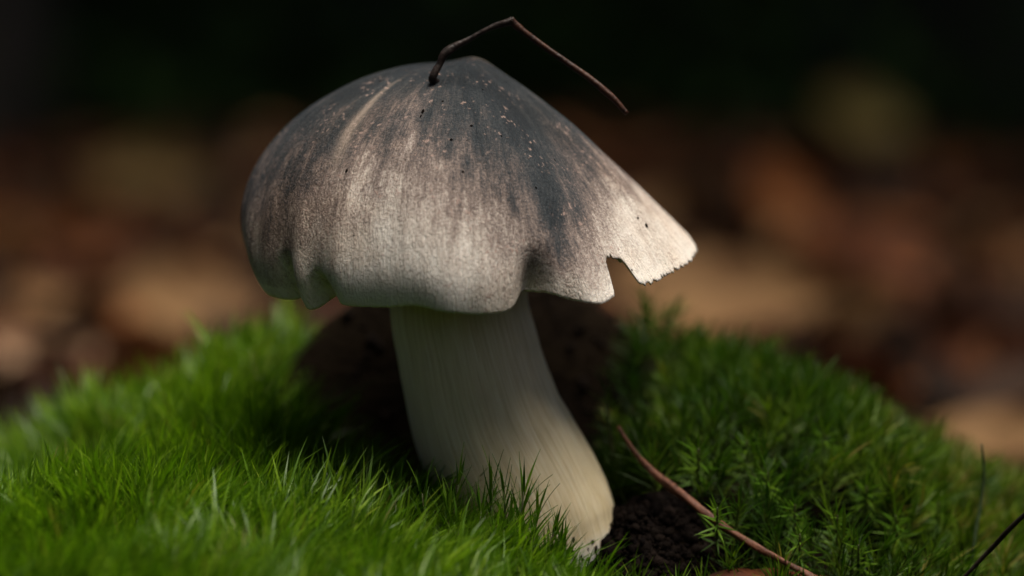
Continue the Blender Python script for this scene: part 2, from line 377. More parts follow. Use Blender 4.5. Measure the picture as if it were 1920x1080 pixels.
# gills under the cap
gv = []; gf = []
gidx = np.linspace(0, NTH, 120, endpoint=False).astype(int)
tg = np.linspace(0.96, 0.30, 9)
GP, GT = cap_surface(tg); gth = 0.03 + 0.66 * np.power(np.clip(0.86 - GT, 0, 1), 0.8)
gn = grid_normals(GP[:, ::-1])[:, ::-1]
for k in gidx:
    top = GP[k] - gn[k] * gth[k][:, None] * 0.97
    dep = 0.34 * np.sin(np.linspace(0.08, 2.7, 9)); bot = top - np.stack([top[:, 0] * 0.03, top[:, 1] * 0.03, dep], -1)
    side = norm(np.cross(np.array([top[4, 0], top[4, 1], 0.0]), [0, 0, 1.0])) * 0.018
    b = len(gv) * 0 + sum(len(a) for a in gv)
    P = np.concatenate([top + side, top - side, bot + side * 0.4, bot - side * 0.4]) + APEX
    gv.append(P)
    for j in range(8):
        for (p, q) in ((0, 18), (18, 27), (27, 9)):
            gf.append((b + p + j, b + p + j + 1, b + q + j + 1, b + q + j))
gills = obj('gills', mesh_np('gills', np.concatenate(gv) - M0, F4=gf), M_gill, mush, kind='stuff')

# stem: swept along the leaning centre line
SC = [(858, 520, 255), (863, 590, 257), (876, 650, 262), (890, 710, 270), (914, 790, 285), (940, 850, 297), (968, 910, 308), (994, 970, 312), (1014, 1010, 300), (1030, 1045, 270), (1040, 1090, 225)]
cl = np.array([unproj(a, b, 0.25 - 0.25 * i / 10) for i, (a, b, _) in enumerate(SC)])
rad = np.array([c / 2 / 1920 * 36 / LENS * 47 for _, _, c in SC])
NSV = 60; tt = np.linspace(0, 10, NSV)
def cub(x, fp):
    xp = np.arange(len(fp), dtype=float); m = np.gradient(fp, axis=0)
    i = np.clip(np.floor(x).astype(int), 0, len(fp) - 2); t = (x - i)[:, None]
    fp = fp.reshape(len(fp), -1); m = m.reshape(len(m), -1)
    return fp[i] * (2 * t**3 - 3 * t**2 + 1) + m[i] * (t**3 - 2 * t**2 + t) + fp[i + 1] * (-2 * t**3 + 3 * t**2) + m[i + 1] * (t**3 - t**2)
C = cub(tt, cl); Rr = cub(tt, rad)[:, 0]; NA = 128
ang = np.linspace(0, 2 * np.pi, NA, endpoint=False)
tan = norm(np.gradient(C, axis=0)); e1 = norm(np.cross(tan, np.array([0, 1.0, 0]))); e2 = np.cross(tan, e1)
wob = 1 + 0.025 * np.sin(ang * 2 + 0.6)[None, :] + 0.014 * vnoise(ang[None, :] * 3.0, tt[:, None] * 0.6, 31) + 0.007 * vnoise(ang[None, :] * 9.0, tt[:, None] * 0.5, 32)
SV = C[:, None, :] + (Rr[:, None] * wob)[..., None] * (np.cos(ang)[None, :, None] * e1[:, None, :] + np.sin(ang)[None, :, None] * e2[:, None, :])
isv = np.arange(NSV * NA).reshape(NSV, NA)
SF = np.stack([isv[:-1], np.roll(isv, -1, 1)[:-1], np.roll(isv, -1, 1)[1:], isv[1:]], -1).reshape(-1, 4)
sv = np.concatenate([SV.reshape(-1, 3), C[-1:] - [[0, 0, 0.05]], C[:1]]); nb = NSV * NA
cap3 = [(isv[-1, j], isv[-1, (j + 1) % NA], nb) for j in range(NA)] + [(isv[0, (j + 1) % NA], isv[0, j], nb + 1) for j in range(NA)]
stem = obj('stem', mesh_np('stem', sv - M0, F3=cap3, F4=SF, attrs={
    's': np.concatenate([np.repeat(tt / 10, NA), [1, 0]]), 'theta': np.concatenate([np.tile(np.minimum(ang, 2 * np.pi - ang), NSV), [0, 0]])}), M_stem, mush,
    label='cream white leaning stem with fine lengthwise streaks')

# specks of dirt stuck to the cap and to the foot of the stem
bvh_stem = BVHTree.FromPolygons([Vector(v) for v in sv.tolist()], SF.tolist())
SPV = np.array([[0, 0, 1], [.9, 0, .2], [.3, .85, .3], [-.7, .5, .25], [-.8, -.5, .2], [.25, -.9, .3], [.1, .1, -.6]])
SPF = [[0, 1, 2], [0, 2, 3], [0, 3, 4], [0, 4, 5], [0, 5, 1], [6, 2, 1], [6, 3, 2], [6, 4, 3], [6, 5, 4], [6, 1, 5]]
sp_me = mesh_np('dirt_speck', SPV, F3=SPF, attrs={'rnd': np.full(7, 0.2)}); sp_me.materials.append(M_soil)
def speck(bvh, px, py, size, parent):
    h = bvh.ray_cast(Vector(CAM), Vector(ray(px, py)))
    if h[0] is None: return
    o = bpy.data.objects.new('dirt_speck', sp_me); COL.objects.link(o); o.parent = parent
    o.location = (np.array(h[0]) - M0) * CM; o.rotation_euler = h[1].to_track_quat('Z', 'Y').to_euler()
    o.scale = np.array([rng.uniform(0.7, 1.3), rng.uniform(0.7, 2.0), 0.5]) * size
for px, py, sz in [(650, 320, .026), (846, 262, .030), (793, 209, .036), (789, 218, .026), (884, 236, .024), (1196, 409, .028), (1212, 423, .040), (1251, 400, .030), (1005, 352, .022), (868, 322, .018),
                   (714, 152, .022), (905, 168, .026), (760, 300, .016), (940, 255, .02), (1040, 300, .018), (830, 190, .02)]:
    speck(bvh_cap, px, py, sz, cap)
for k in range(34):
    speck(bvh_stem, rng.uniform(1035, 1125), 1072 - 62 * rng.uniform(0, 1) ** 1.8 - 0.0, rng.uniform(0.016, 0.055), stem)
# ------------------------------------------------------------------ tubes (twigs, stalks)
def tube(P, R, n=8, sub=6, knob=0.0, seed=0):
    P = np.asarray(P, float); R = np.asarray(R, float)
    t = np.linspace(0, len(P) - 1, (len(P) - 1) * sub + 1); c = cub(t, P); r = cub(t, R)[:, 0]
    tn = norm(np.gradient(c, axis=0)); a = np.array([0.31, 0.9, 0.27]); e1 = norm(np.cross(tn, a)); e2 = np.cross(tn, e1)
    an = np.linspace(0, 2 * np.pi, n, endpoint=False)
    rr = r[:, None] * (1 + knob * vnoise(an[None, :] * 1.5 + seed, t[:, None] * 2.3, 40 + seed))
    V = c[:, None] + rr[..., None] * (np.cos(an)[None, :, None] * e1[:, None] + np.sin(an)[None, :, None] * e2[:, None])
    I = np.arange(len(c) * n).reshape(len(c), n); J = np.roll(I, -1, 1)
    F = np.stack([I[:-1], J[:-1], J[1:], I[1:]], -1).reshape(-1, 4)
    m = len(c) * n; V = np.concatenate([V.reshape(-1, 3), c[:1], c[-1:]])
    T3 = [(I[0, (j + 1) % n], I[0, j], m) for j in range(n)] + [(I[-1, j], I[-1, (j + 1) % n], m + 1) for j in range(n)]
    return V, F, T3
def tube_obj(name, P, R, mat, parent=None, n=8, sub=6, knob=0.1, seed=0, **kw):
    V, F, T3 = tube(P, R, n, sub, knob, seed)
    if parent is None:
        o = V.mean(0) * 0 + np.asarray(P[0], float)
        return obj(name, mesh_np(name, V - o, F3=T3, F4=F), mat, None, o, **kw)
    o = np.array(parent.location) / CM
    return obj(name, mesh_np(name, V - o, F3=T3, F4=F), mat, parent, **kw)

M_twigd = mat_twig('twig_dark_bark', (0.006, 0.004, 0.003), (0.026, 0.016, 0.013))
M_twigr = mat_twig('twig_red_bark', (0.014, 0.006, 0.004), (0.060, 0.020, 0.009), 0.45)
M_twigp = mat_twig('twig_brown_pink_bark', (0.045, 0.015, 0.008), (0.15, 0.056, 0.028), 0.6)
M_twigb = mat_twig('twig_black', (0.012, 0.009, 0.008), (0.035, 0.022, 0.016))
M_grass = mat_twig('dark_grass_green', (0.012, 0.022, 0.008), (0.03, 0.05, 0.014), 0.4)

hit, hn = cap_hit(817, 152)
tb = hit[1]
tw = empty('bent_twig', hit, label='thin bent twig rising from the top of the mushroom cap', cat='twig')
L1 = [hit - hn * 0.03, unproj(811, 146, tb - 0.12), unproj(823, 122, tb - 0.10), unproj(838, 98, tb - 0.08), unproj(880, 73, tb - 0.02), unproj(925, 50, tb), unproj(961, 39, tb)]
tube_obj('lower_shoot', L1, np.array([8.5, 7.6, 6.4, 8.4, 5.2, 5.8, 7.4]) * 0.0086, M_twigd, tw, 10, 8, 0.18, 1)
L2 = [unproj(957, 37, tb), unproj(973, 52, tb), unproj(1010, 80, tb), unproj(1060, 115, tb - 0.05), unproj(1105, 147, tb - 0.1), unproj(1145, 180, tb - 0.15), unproj(1176, 213, tb - 0.2)]
tube_obj('outer_shoot', L2, np.array([7.8, 7.0, 5.6, 6.0, 6.2, 6.8, 4.4]) * 0.0086, M_twigr, tw, 10, 8, 0.12, 2)

# ------------------------------------------------------------------ moss
def blades(base, d, L, W, bend, rnd, seed_n):
    """tapered curved leaves; base,d,bend (n,3); L,W,rnd (n,)"""
    n = len(base); us = np.array([0.0, 0.3, 0.68]); ws = np.array([0.62, 1.0, 0.66])
    side = norm(np.cross(d, seed_n)); 
    P = base[:, None] + (d[:, None] * us[None, :, None] + bend[:, None] * (us ** 2)[None, :, None]) * L[:, None, None]
    tip = base + (d + bend) * L[:, None]
    off = side[:, None] * (W[:, None] * ws[None])[..., None] * 0.5
    V = np.empty((n, 7, 3)); V[:, 0:6:2] = P - off; V[:, 1:6:2] = P + off; V[:, 6] = tip
    b = (np.arange(n) * 7)[:, None]
    F4 = np.concatenate([b + [[0, 1, 3, 2]], b + [[2, 3, 5, 4]]]); F3 = b + [[4, 5, 6]]
    U = np.tile(np.array([0, 0, .3, .3, .68, .68, 1.0]), n); Rn = np.repeat(rnd, 7)
    return V.reshape(-1, 3), F3, F4, U, Rn
def shoots_to_leaves(base, axis, h, nleaf, kind, sweep):
    """leaf arrays for shoots (n,)"""
    n = len(base); k = np.arange(nleaf)
    f = (k + 0.5) / nleaf; f = np.broadcast_to(f, (n, nleaf)) + rng.normal(0, 0.02, (n, nleaf))
    az = k[None] * 2.39996 + rng.uniform(0, 6.28, (n, 1)) + rng.normal(0, 0.25, (n, nleaf))
    e1 = norm(np.cross(axis, np.array([0.3, 0.8, 0.2]))); e2 = np.cross(axis, e1)
    rad = np.cos(az)[..., None] * e1[:, None] + np.sin(az)[..., None] * e2[:, None]
    if kind == 'A':
        a = np.radians(46 - 36 * f + rng.normal(0, 6, f.shape)); at = 0.15 + 0.72 * f
        L = rng.uniform(0.6, 1.15, f.shape) * (0.75 + 0.25 * f); W = rng.uniform(0.030, 0.052, f.shape)
        bend = sweep[:, None] * rng.uniform(0.1, 0.65, f.shape)[..., None] + rad * rng.uniform(-0.05, 0.22, f.shape)[..., None]
    else:
        a = np.radians(62 - 48 * f ** 1.3 + rng.normal(0, 6, f.shape)); at = 0.2 + 0.8 * f
        L = rng.uniform(0.46, 0.76, f.shape) * (1.05 - 0.2 * f); W = rng.uniform(0.030, 0.048, f.shape)
        bend = rad * rng.uniform(0.0, 0.28, f.shape)[..., None] + sweep[:, None] * rng.uniform(0, 0.15, f.shape)[..., None]
    d = axis[:, None] * np.cos(a)[..., None] + rad * np.sin(a)[..., None]
    B = base[:, None] + axis[:, None] * (at * h[:, None])[..., None]
    sn = np.cross(d, rad) ; sn = norm(np.cross(sn, d)) + rng.normal(0, 0.25, d.shape)
    r = np.clip((0.28 * sstep(4.5, 8, base[:, :1]) if kind == 'B' else 0) + rng.normal(0.45, 0.2, (n, 1)) + rng.normal(0, 0.14, f.shape), 0, 1)
    return [q.reshape(-1, 3) for q in (B, d)] + [L.ravel(), W.ravel(), bend.reshape(-1, 3), r.ravel(), sn.reshape(-1, 3)]
def stalks(base, axis, h, r):
    n = len(base); an = np.array([0, 2.094, 4.189]); e1 = norm(np.cross(axis, np.array([0.3, 0.8, 0.2]))); e2 = np.cross(axis, e1)
    ring = (np.cos(an)[None, :, None] * e1[:, None] + np.sin(an)[None, :, None] * e2[:, None])
    V = np.concatenate([base[:, None] + ring * r, base[:, None] + axis[:, None] * h[:, None, None] * 0.97 + ring * r * 0.5], 1)
    b = (np.arange(n) * 6)[:, None]; F = np.concatenate([b + [[0, 1, 4, 3]], b + [[1, 2, 5, 4]], b + [[2, 0, 3, 5]]])
    return V.reshape(-1, 3), F
def moss_patch(name, pts, kind, hfun, nleaf, mat, label, cat, lean=0.25, sweepdir=None):
    x, y = pts[:, 0], pts[:, 1]; n = len(pts)
    nr = Hn(x, y); base = np.stack([x, y, H(x, y) - 0.05], -1)
    ax = norm(nr * 0.75 + np.array([0, 0, 0.55]) + rng.normal(0, lean, (n, 3)) * [1, 1, 0.3])
    h = hfun(x, y) * rng.uniform(0.78, 1.15, n)
    fa = 2.6 * vnoise(x / 2.2, y / 2.2, 51) + 1.3 * vnoise(x / 0.9, y / 0.9, 52)
    sw = np.stack([np.cos(fa), np.sin(fa), -0.15 + 0 * fa], -1)
    if sweepdir is not None: sw = norm(sw + np.array(sweepdir))
    V, F3, F4, U, R = blades(*shoots_to_leaves(base, ax, h, nleaf, kind, sw))
    V2, G4 = stalks(base, ax, h, 0.028); m = len(V)
    me = mesh_np(name, np.concatenate([V, V2]), F3=F3, F4=np.concatenate([F4, G4 + m]),
                 attrs={'u': np.concatenate([U, np.zeros(len(V2))]), 'rnd': np.concatenate([R, np.full(len(V2), 0.4)])})
    return obj(name, me, mat, label=label, cat=cat, kind='stuff')
def scatter(n, x0, x1, y0, y1, keep):
    p = np.stack([rng.uniform(x0, x1, n), rng.uniform(y0, y1, n)], -1); return p[keep(p[:, 0], p[:, 1]) > rng.uniform(0, 1, n)]
# bare hollow round and behind the stem, widened so black soil stands for shade
def bare(x, y):
    return np.maximum(np.maximum(1 - sstep(0.8, 1.25, np.hypot((x + 1.0) / 3.5, (y - 4.4) / 3.9)), 1 - sstep(0.85, 1.1, np.hypot((x - 0.75) / 1.5, (y - 0.1) / 1.4))),
                      np.maximum(1 - sstep(0.7, 1.0, np.hypot((x - 2.0) / 1.3, (y + 0.8) / 1.2)), 1 - sstep(0.7, 1.0, np.hypot((x + 0.5) / 3.4, (y - 6.0) / 3.4))))
split = lambda x, y: sstep(-0.6, 0.6, x - 1.3 + 0.0 * y)
keepA = lambda x, y: (1 - bare(x, y)) * (1 - split(x, y)) * sstep(-2.1, -1.5, H(x, y)) * (1 - sstep(10, 13, y)) * (1 - sstep(0.2, 1.2, x) * (y < 0) * sstep(-6, -2, y))
keepB = lambda x, y: (0.42 + 0.58 * sstep(0.5, 3.2, y + 0.25 * (x - 3))) * (1 - bare(x, y)) * split(x, y) * sstep(-1.9, -1.0, H(x, y)) * (1 - sstep(10, 13, y))
ptsA = scatter(9500, -15, 2, -13, 13, keepA)
hA = lambda x, y: 1.12 + 0.34 * vnoise(x / 1.5, y / 1.5, 61) + 0.30 * vnoise(x / 0.55, y / 0.55, 62)
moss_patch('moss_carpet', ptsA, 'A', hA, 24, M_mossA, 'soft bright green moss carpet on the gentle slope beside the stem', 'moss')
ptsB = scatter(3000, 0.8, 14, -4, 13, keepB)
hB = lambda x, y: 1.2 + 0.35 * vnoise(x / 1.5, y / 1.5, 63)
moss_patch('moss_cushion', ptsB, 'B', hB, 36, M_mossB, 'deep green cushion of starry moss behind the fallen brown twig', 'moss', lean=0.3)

# single moss shoots that stand clear: in front of the stem and on the dark cushion
proto_leaf = []
for k in range(4):
    b0 = np.zeros((1, 3)); d0 = np.array([[0, 0, 1.0]])
    us = np.linspace(0, 1, 7); wv = 0.046 * np.sin(np.pi * np.clip(us * 0.80 + 0.17, 0, 1)) * (1 - us ** 3)
    cv = np.stack([0.16 * (k - 0.5) * us ** 2 * 0.6, 0 * us, us], -1)
    Lf = np.stack([cv + np.array([0, 1, 0]) * wv[:, None] * 0.5 + [0.012, 0, 0], cv, cv - np.array([0, 1, 0]) * wv[:, None] * 0.5 + [0.012, 0, 0]], 1)
    I = np.arange(21).reshape(7, 3); Q = np.stack([I[:-1, :-1], I[:-1, 1:], I[1:, 1:], I[1:, :-1]], -1).reshape(-1, 4)
    proto_leaf.append((Lf.reshape(-1, 3), Q, np.repeat(us, 3)))
leaf_meshes = {}
def leaf_mesh(k, v, mat):
    key = (k, v, mat.name)
    if key not in leaf_meshes:
        V, Q, U = proto_leaf[k]
        me = mesh_np('moss_leaf', V * [1, 1, 1], F4=Q, attrs={'u': U, 'rnd': np.full(len(V), (0.2, 0.45, 0.7)[v])}); me.materials.append(mat); leaf_meshes[key] = me
    return leaf_meshes[key]
def hero_shoot(base, tip, kind, nleaf, mat, label, group, Ls=0.6):
    base = np.asarray(base, float); tip = np.asarray(tip, float)
    e = empty('moss_shoot', base, label=label, cat='moss shoot', group=group)
    a = tip - base; Lh = np.linalg.norm(a); a = a / Lh
    e1 = norm(np.cross(a, np.array([0.3, 0.8, 0.2]))); e2 = np.cross(a, e1)
    tube_obj('stalk', [base, base + a * Lh * 0.4, base + a * Lh * 0.82], [0.030, 0.026, 0.014], M_stalk, e, 5, 3, 0.1)
    for k in range(nleaf):
        f = (k + 0.5) / nleaf; az = k * 2.39996 + rng.normal(0, 0.2)
        rad = math.cos(az) * e1 + math.sin(az) * e2
        an = math.radians((44 - 34 * f if kind == 'A' else 74 - 52 * f ** 1.5) + rng.normal(0, 5))
        L = Ls * rng.uniform(0.8, 1.15) * (1.0 if kind == 'A' else 1.05 - 0.2 * f)
        d = a * math.cos(an) + rad * math.sin(an)
        at = (0.25 + 0.57 * f) * Lh
        zx = Vector(d); xx = Vector(rad - d * rad.dot(d)).normalized(); yy = zx.cross(xx)
        m = Matrix(((xx.x, yy.x, zx.x, 0), (xx.y, yy.y, zx.y, 0), (xx.z, yy.z, zx.z, 0), (0, 0, 0, 1)))
        o = bpy.data.objects.new('leaf', leaf_mesh(int(rng.integers(0, 4)), int(rng.integers(0, 3)), mat)); COL.objects.link(o); o.parent = e
        o.matrix_local = Matrix.Translation(Vector(a * at * CM)) @ m @ Matrix.Diagonal((L, rng.uniform(0.85, 1.25) * (1.0 if kind == 'A' else 0.75), L, 1))
    return e
FR = 'moss shoots in front of the stem foot'
front = [(868, 850, 830, -1.9, 0.55), (925, 856, 915, -2.0, 0.55), (942, 866, 955, -1.95, 0.6), (985, 880, 968, -2.0, 0.75), (1015, 918, 985, -1.9, 0.6), (1048, 968, 1005, -1.75, 0.5),
         (1060, 990, 1020, -1.9, 0.45), (835, 905, 850, -2.3, 0.6), (900, 920, 905, -2.4, 0.6), (960, 950, 950, -2.4, 0.6), (1005, 985, 985, -2.3, 0.55), (1030, 1030, 1015, -2.2, 0.5),
         (790, 885, 800, -2.5, 0.6), (740, 900, 750, -2.6, 0.6), (860, 960, 860, -2.7, 0.6), (930, 1000, 930, -2.7, 0.6)]
for (px, py, bx, y, L) in front:
    tip = unproj(px, py, y); b = unproj(bx, 1110, y - 0.05)
    b[2] = min(b[2], tip[2] - 1.1)
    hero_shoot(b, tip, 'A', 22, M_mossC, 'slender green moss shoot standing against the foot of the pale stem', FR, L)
ST = 'starry moss shoots on the dark cushion'
bvh_floor = None
for (px, py, L) in [(1440, 905, .5), (1545, 830, .5), (1490, 965, .48), (1625, 930, .5), (1570, 985, .46), (1680, 985, .45), (1400, 845, .45), (1310, 860, .5), (1250, 845, .5), (1720, 900, .45), (1610, 1040, .45), (1500, 1020, .4), (1760, 960, .45), (1345, 970, .4)]:
    g = ground_hit(px, py + 70); tip = unproj(px, py - 40, g[1] - 1.5); b = g + [0, 0.05, -0.1]
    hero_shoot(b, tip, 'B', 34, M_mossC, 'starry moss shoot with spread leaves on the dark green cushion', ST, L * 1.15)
# shoot beside the top end of the fallen twig
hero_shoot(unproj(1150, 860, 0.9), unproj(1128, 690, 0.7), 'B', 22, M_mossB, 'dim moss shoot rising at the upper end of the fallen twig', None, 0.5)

# ------------------------------------------------------------------ soil crumbs round the stem foot
ico = np.array([[0, 0, 1], [.894, 0, .447], [.276, .851, .447], [-.724, .526, .447], [-.724, -.526, .447], [.276, -.851, .447],
                [.724, .526, -.447], [-.276, .851, -.447], [-.894, 0, -.447], [-.276, -.851, -.447], [.724, -.526, -.447], [0, 0, -1]])
icf = np.array([[0, 1, 2], [0, 2, 3], [0, 3, 4], [0, 4, 5], [0, 5, 1], [1, 6, 2], [2, 7, 3], [3, 8, 4], [4, 9, 5], [5, 10, 1],
                [6, 7, 2], [7, 8, 3], [8, 9, 4], [9, 10, 5], [10, 6, 1], [11, 7, 6], [11, 8, 7], [11, 9, 8], [11, 10, 9], [11, 6, 10]])
nc = 9000
cx = np.concatenate([rng.normal(2.05, 0.7, 5000), rng.uniform(-3, 3.2, nc - 5000)]); cy = np.concatenate([rng.normal(-0.6, 0.7, 5000), rng.uniform(-1.5, 11, nc - 5000)])
kp = np.hypot(cx - 0.7, cy) > 1.05; cx, cy = cx[kp], cy[kp]; nc = len(cx)
cr = np.exp(rng.normal(math.log(0.034), 0.5, nc)); cr = np.clip(cr, 0.015, 0.2)
pile = 0.32 * np.exp(-((cx - 1.75) / 0.7) ** 2 - ((cy + 0.7) / 0.6) ** 2) * rng.uniform(0, 1, nc)
cp = np.stack([cx, cy, H(cx, cy) + cr * 0.3 + pile], -1)
sc3 = rng.uniform(0.6, 1.3, (nc, 1, 3)) * (1 + rng.normal(0, 0.18, (nc, 12, 1)))
cv = cp[:, None] + ico[None] * sc3 * cr[:, None, None]
cf = (icf[None] + (np.arange(nc) * 12)[:, None, None]).reshape(-1, 3)
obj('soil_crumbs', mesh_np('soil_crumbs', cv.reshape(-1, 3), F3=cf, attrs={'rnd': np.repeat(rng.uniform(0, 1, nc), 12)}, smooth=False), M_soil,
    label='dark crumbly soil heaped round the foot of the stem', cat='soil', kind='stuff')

# ------------------------------------------------------------------ loose twigs and stems
M1 = [unproj(1158, 800, -0.1), unproj(1185, 840, -0.3), unproj(1225, 885, -0.5), unproj(1275, 925, -0.8), unproj(1330, 968, -1.1), unproj(1400, 1015, -1.4), unproj(1470, 1053, -1.7), unproj(1560, 1105, -2.0)]
tube_obj('fallen_twig', M1, np.array([3.4, 4.6, 6.4, 7.6, 7.0, 6.4, 6.2, 6.0]) * 0.0088, M_twigp, None, 12, 14, 0.36, 3,
         label='reddish brown twig lying slanted across the dark moss cushion', cat='twig')
tube_obj('grass_stem', [unproj(1822, 1110, -0.4), unproj(1826, 1020, -0.2), unproj(1838, 950, 0.0), unproj(1845, 890, 0.1), unproj(1841, 832, 0.1)],
         np.array([4.4, 4.2, 3.8, 3.2, 1.4]) * 0.0088, M_grass, None, 7, 6, 0.1, 4, label='thin dark upright grass stem at the edge of the moss cushion', cat='grass stem')
tube_obj('black_twig', [unproj(1800, 1090, -1.6), unproj(1850, 1038, -1.8), unproj(1900, 985, -2.2), unproj(1960, 930, -2.6)],
         np.array([3.5, 4.2, 4.6, 4.2]) * 0.0086, M_twigb, None, 8, 6, 0.15, 5, label='short black twig slanting up out of the moss beside a grass stem', cat='twig')

# ------------------------------------------------------------------ fallen leaves
def leaf_verts(L, W, curl, cup, fold, nu=9, nv=5, seed=0, ragged=0.0):
    us = np.linspace(0, 1, nu); vsx = np.linspace(-1, 1, nv)
    w = W * 0.5 * np.power(np.sin(np.pi * np.clip(us, 0.015, 0.985)), 0.75) * (1 - 0.25 * us)
    Uu, Vv = np.meshgrid(us, vsx, indexing='ij')
    ed = 1 + ragged * vnoise(Uu * 9, Vv + 3, 70 + seed) * (np.abs(Vv) > 0.9)
    x = (Uu - 0.5) * L; yv = Vv * w[:, None] * ed
    z = curl * L * (Uu - 0.45) ** 2 * 1.6 + cup * W * Vv ** 2 * np.sin(np.pi * Uu) + fold * np.abs(Vv) * w[:, None] + 0.03 * L * vnoise(Uu * 4 + seed, Vv * 2, 71 + seed)
    vein = np.exp(-(Vv / 0.16) ** 2)
    I = np.arange(nu * nv).reshape(nu, nv); Q = np.stack([I[:-1, :-1], I[1:, :-1], I[1:, 1:], I[:-1, 1:]], -1).reshape(-1, 4)
    return np.stack([x, yv, z], -1).reshape(-1, 3), Q, vein.ravel()
LM = {k: mat_leaf('leaf_' + k, *c) for k, c in {
    'tan': ((0.24, 0.135, 0.058), (0.30, 0.18, 0.085), (0.10, 0.048, 0.02)),
    'cream': ((0.46, 0.30, 0.19), (0.50, 0.36, 0.24), (0.30, 0.16, 0.085)),
    'orange': ((0.22, 0.072, 0.018), (0.20, 0.085, 0.03), (0.06, 0.022, 0.009)),
    'russet': ((0.115, 0.034, 0.013), (0.12, 0.045, 0.022), (0.018, 0.007, 0.004)),
    'brown': ((0.040, 0.018, 0.009), (0.06, 0.03, 0.016), (0.010, 0.005, 0.003)),
    'olive': ((0.085, 0.062, 0.016), (0.20, 0.16, 0.05), (0.08, 0.06, 0.02)),
    'yellow': ((0.10, 0.062, 0.016), (0.13, 0.085, 0.03), (0.05, 0.03, 0.01)),
}.items()}
def rotm(rx, ry, rz):
    from mathutils import Euler
    return np.array(Euler((rx, ry, rz)).to_matrix())
# litter mass
nl = 5200
yl = 12 + (420 - 12) * rng.uniform(0, 1, nl) ** 0.75; xl = rng.uniform(-1, 1, nl) * (22 + 0.34 * (yl + 47))
kp = (H(xl, yl) < -0.9 + 0.02 * yl) & (np.hypot(xl / 14, (yl - 5) / 9) > 1.0); xl, yl = xl[kp], yl[kp]; nl = len(xl)
protos = [leaf_verts(1, 0.55 + 0.08 * (k % 3), 0.1 + 0.22 * (k % 4), 0.08 * (k % 5) - 0.1, 0.25 * (k % 3), 6, 3, k) for k in range(12)]
order = ['russet', 'brown', 'tan', 'orange', 'brown']
vs_, fs_, ve_, rn_, mi_ = [], [], [], [], []; off = 0
for i in range(nl):
    V, Q, ve = protos[i % 12]
    s = rng.uniform(2.6, 5.4); R = rotm(rng.normal(0, 0.5), rng.normal(0, 0.45), rng.uniform(0, 6.28))
    P = (V * s) @ R.T + [xl[i], yl[i], H(xl[i], yl[i]) + rng.uniform(0.1, 1.0)]
    vs_.append(P); fs_.append(Q + off); ve_.append(ve); rn_.append(np.full(len(V), rng.uniform(0, 1))); mi_.append(np.full(len(Q), int(rng.choice(5, p=[.30, .36, .06, .10, .18])))); off += len(V)
lm = mesh_np('leaf_litter', np.concatenate(vs_), F4=np.concatenate(fs_), attrs={'vein': np.concatenate(ve_), 'rnd': np.concatenate(rn_)})
for k in order: lm.materials.append(LM[k])
lm.polygons.foreach_set('material_index', np.concatenate(mi_).astype(np.int32))
obj('leaf_litter', lm, None, label='blurred brown leaf litter covering the forest floor', cat='leaf litter', kind='stuff')

def fallen_leaf(px, py, L, W, col, rot, label, group=None, curl=0.3, cup=0.1, fold=0.2, at=None, lift=0.8, seed=0, rag=0.06):
    g = ground_hit(px, py) if at is None else np.asarray(at, float)
    V, Q, ve = leaf_verts(L, W, curl, cup, fold, 15, 9, seed, rag)
    o = obj('fallen_leaf', mesh_np('fallen_leaf', V, F4=Q, attrs={'vein': ve, 'rnd': np.full(len(V), 0.0)}), LM[col], None, g + [0, 0, lift], label=label, cat='leaf', group=group)
    o.rotation_euler = rot
    I = V.reshape(15, 9, 3)[:, 4]
    pts = np.concatenate([[I[0] + [-0.18 * L, 0, 0.02]], I[::3], [I[-1]]]) + [0, 0, 0.01]
    v2, f2, t2 = tube(pts, np.linspace(0.045, 0.012, len(pts)), 5, 2)
    obj('midrib', mesh_np('midrib', v2, F3=t2, F4=f2, attrs={'vein': np.ones(len(v2)), 'rnd': np.zeros(len(v2))}), LM[col], o)
    return o
fallen_leaf(62, 672, 5.4, 2.1, 'cream', (0.75, 0.05, 0.1), 'pale cream dry leaf on the litter beside the bright moss', at=unproj(60, 672, 52), lift=0.0, seed=1)
fallen_leaf(345, 585, 6.0, 4.2, 'tan', (0.8, 0.1, 0.5), 'tan dry leaf tilted up just beyond the bright moss carpet', at=unproj(345, 580, 60), lift=0.0, seed=2)
fallen_leaf(285, 405, 9.0, 6.0, 'yellow', (0.9, 0.0, 0.2), 'yellowish brown leaf far back on the dark floor', lift=2.5, seed=3)
fallen_leaf(50, 520, 7.0, 5.0, 'orange', (0.8, 0.1, -0.3), 'orange brown leaf behind the pale cream leaf', lift=1.5, seed=4)
fallen_leaf(1455, 470, 7.5, 6.5, 'orange', (0.9, 0.1, 0.9), 'rounded orange leaf standing up in the far litter', lift=2.8, seed=5)
fallen_leaf(1345, 570, 8.0, 4.2, 'tan', (0.7, 0.12, -0.3), 'broad tan leaf lying just behind the dark moss cushion', at=unproj(1350, 572, 48), lift=0.0, seed=6)
fallen_leaf(1610, 320, 10.0, 6.5, 'olive', (1.0, 0.2, 0.5), 'large olive yellow leaf upright far back in the shade', lift=4.5, seed=7)
fallen_leaf(1620, 560, 8.5, 4.5, 'russet', (0.7, 0.15, 0.6), 'russet leaf sloping up behind the broad tan leaf', lift=1.8, seed=8)
fallen_leaf(1860, 830, 3.6, 2.2, 'tan', (0.7, 0.1, -0.2), 'light brown leaf beside the edge of the moss cushion', at=unproj(1880, 828, 26), lift=0.0, seed=9)
fallen_leaf(1880, 650, 6.0, 4.4, 'brown', (0.8, 0.1, 0.5), 'dull brown leaf leaning in the litter near the moss cushion', lift=1.2, seed=10)
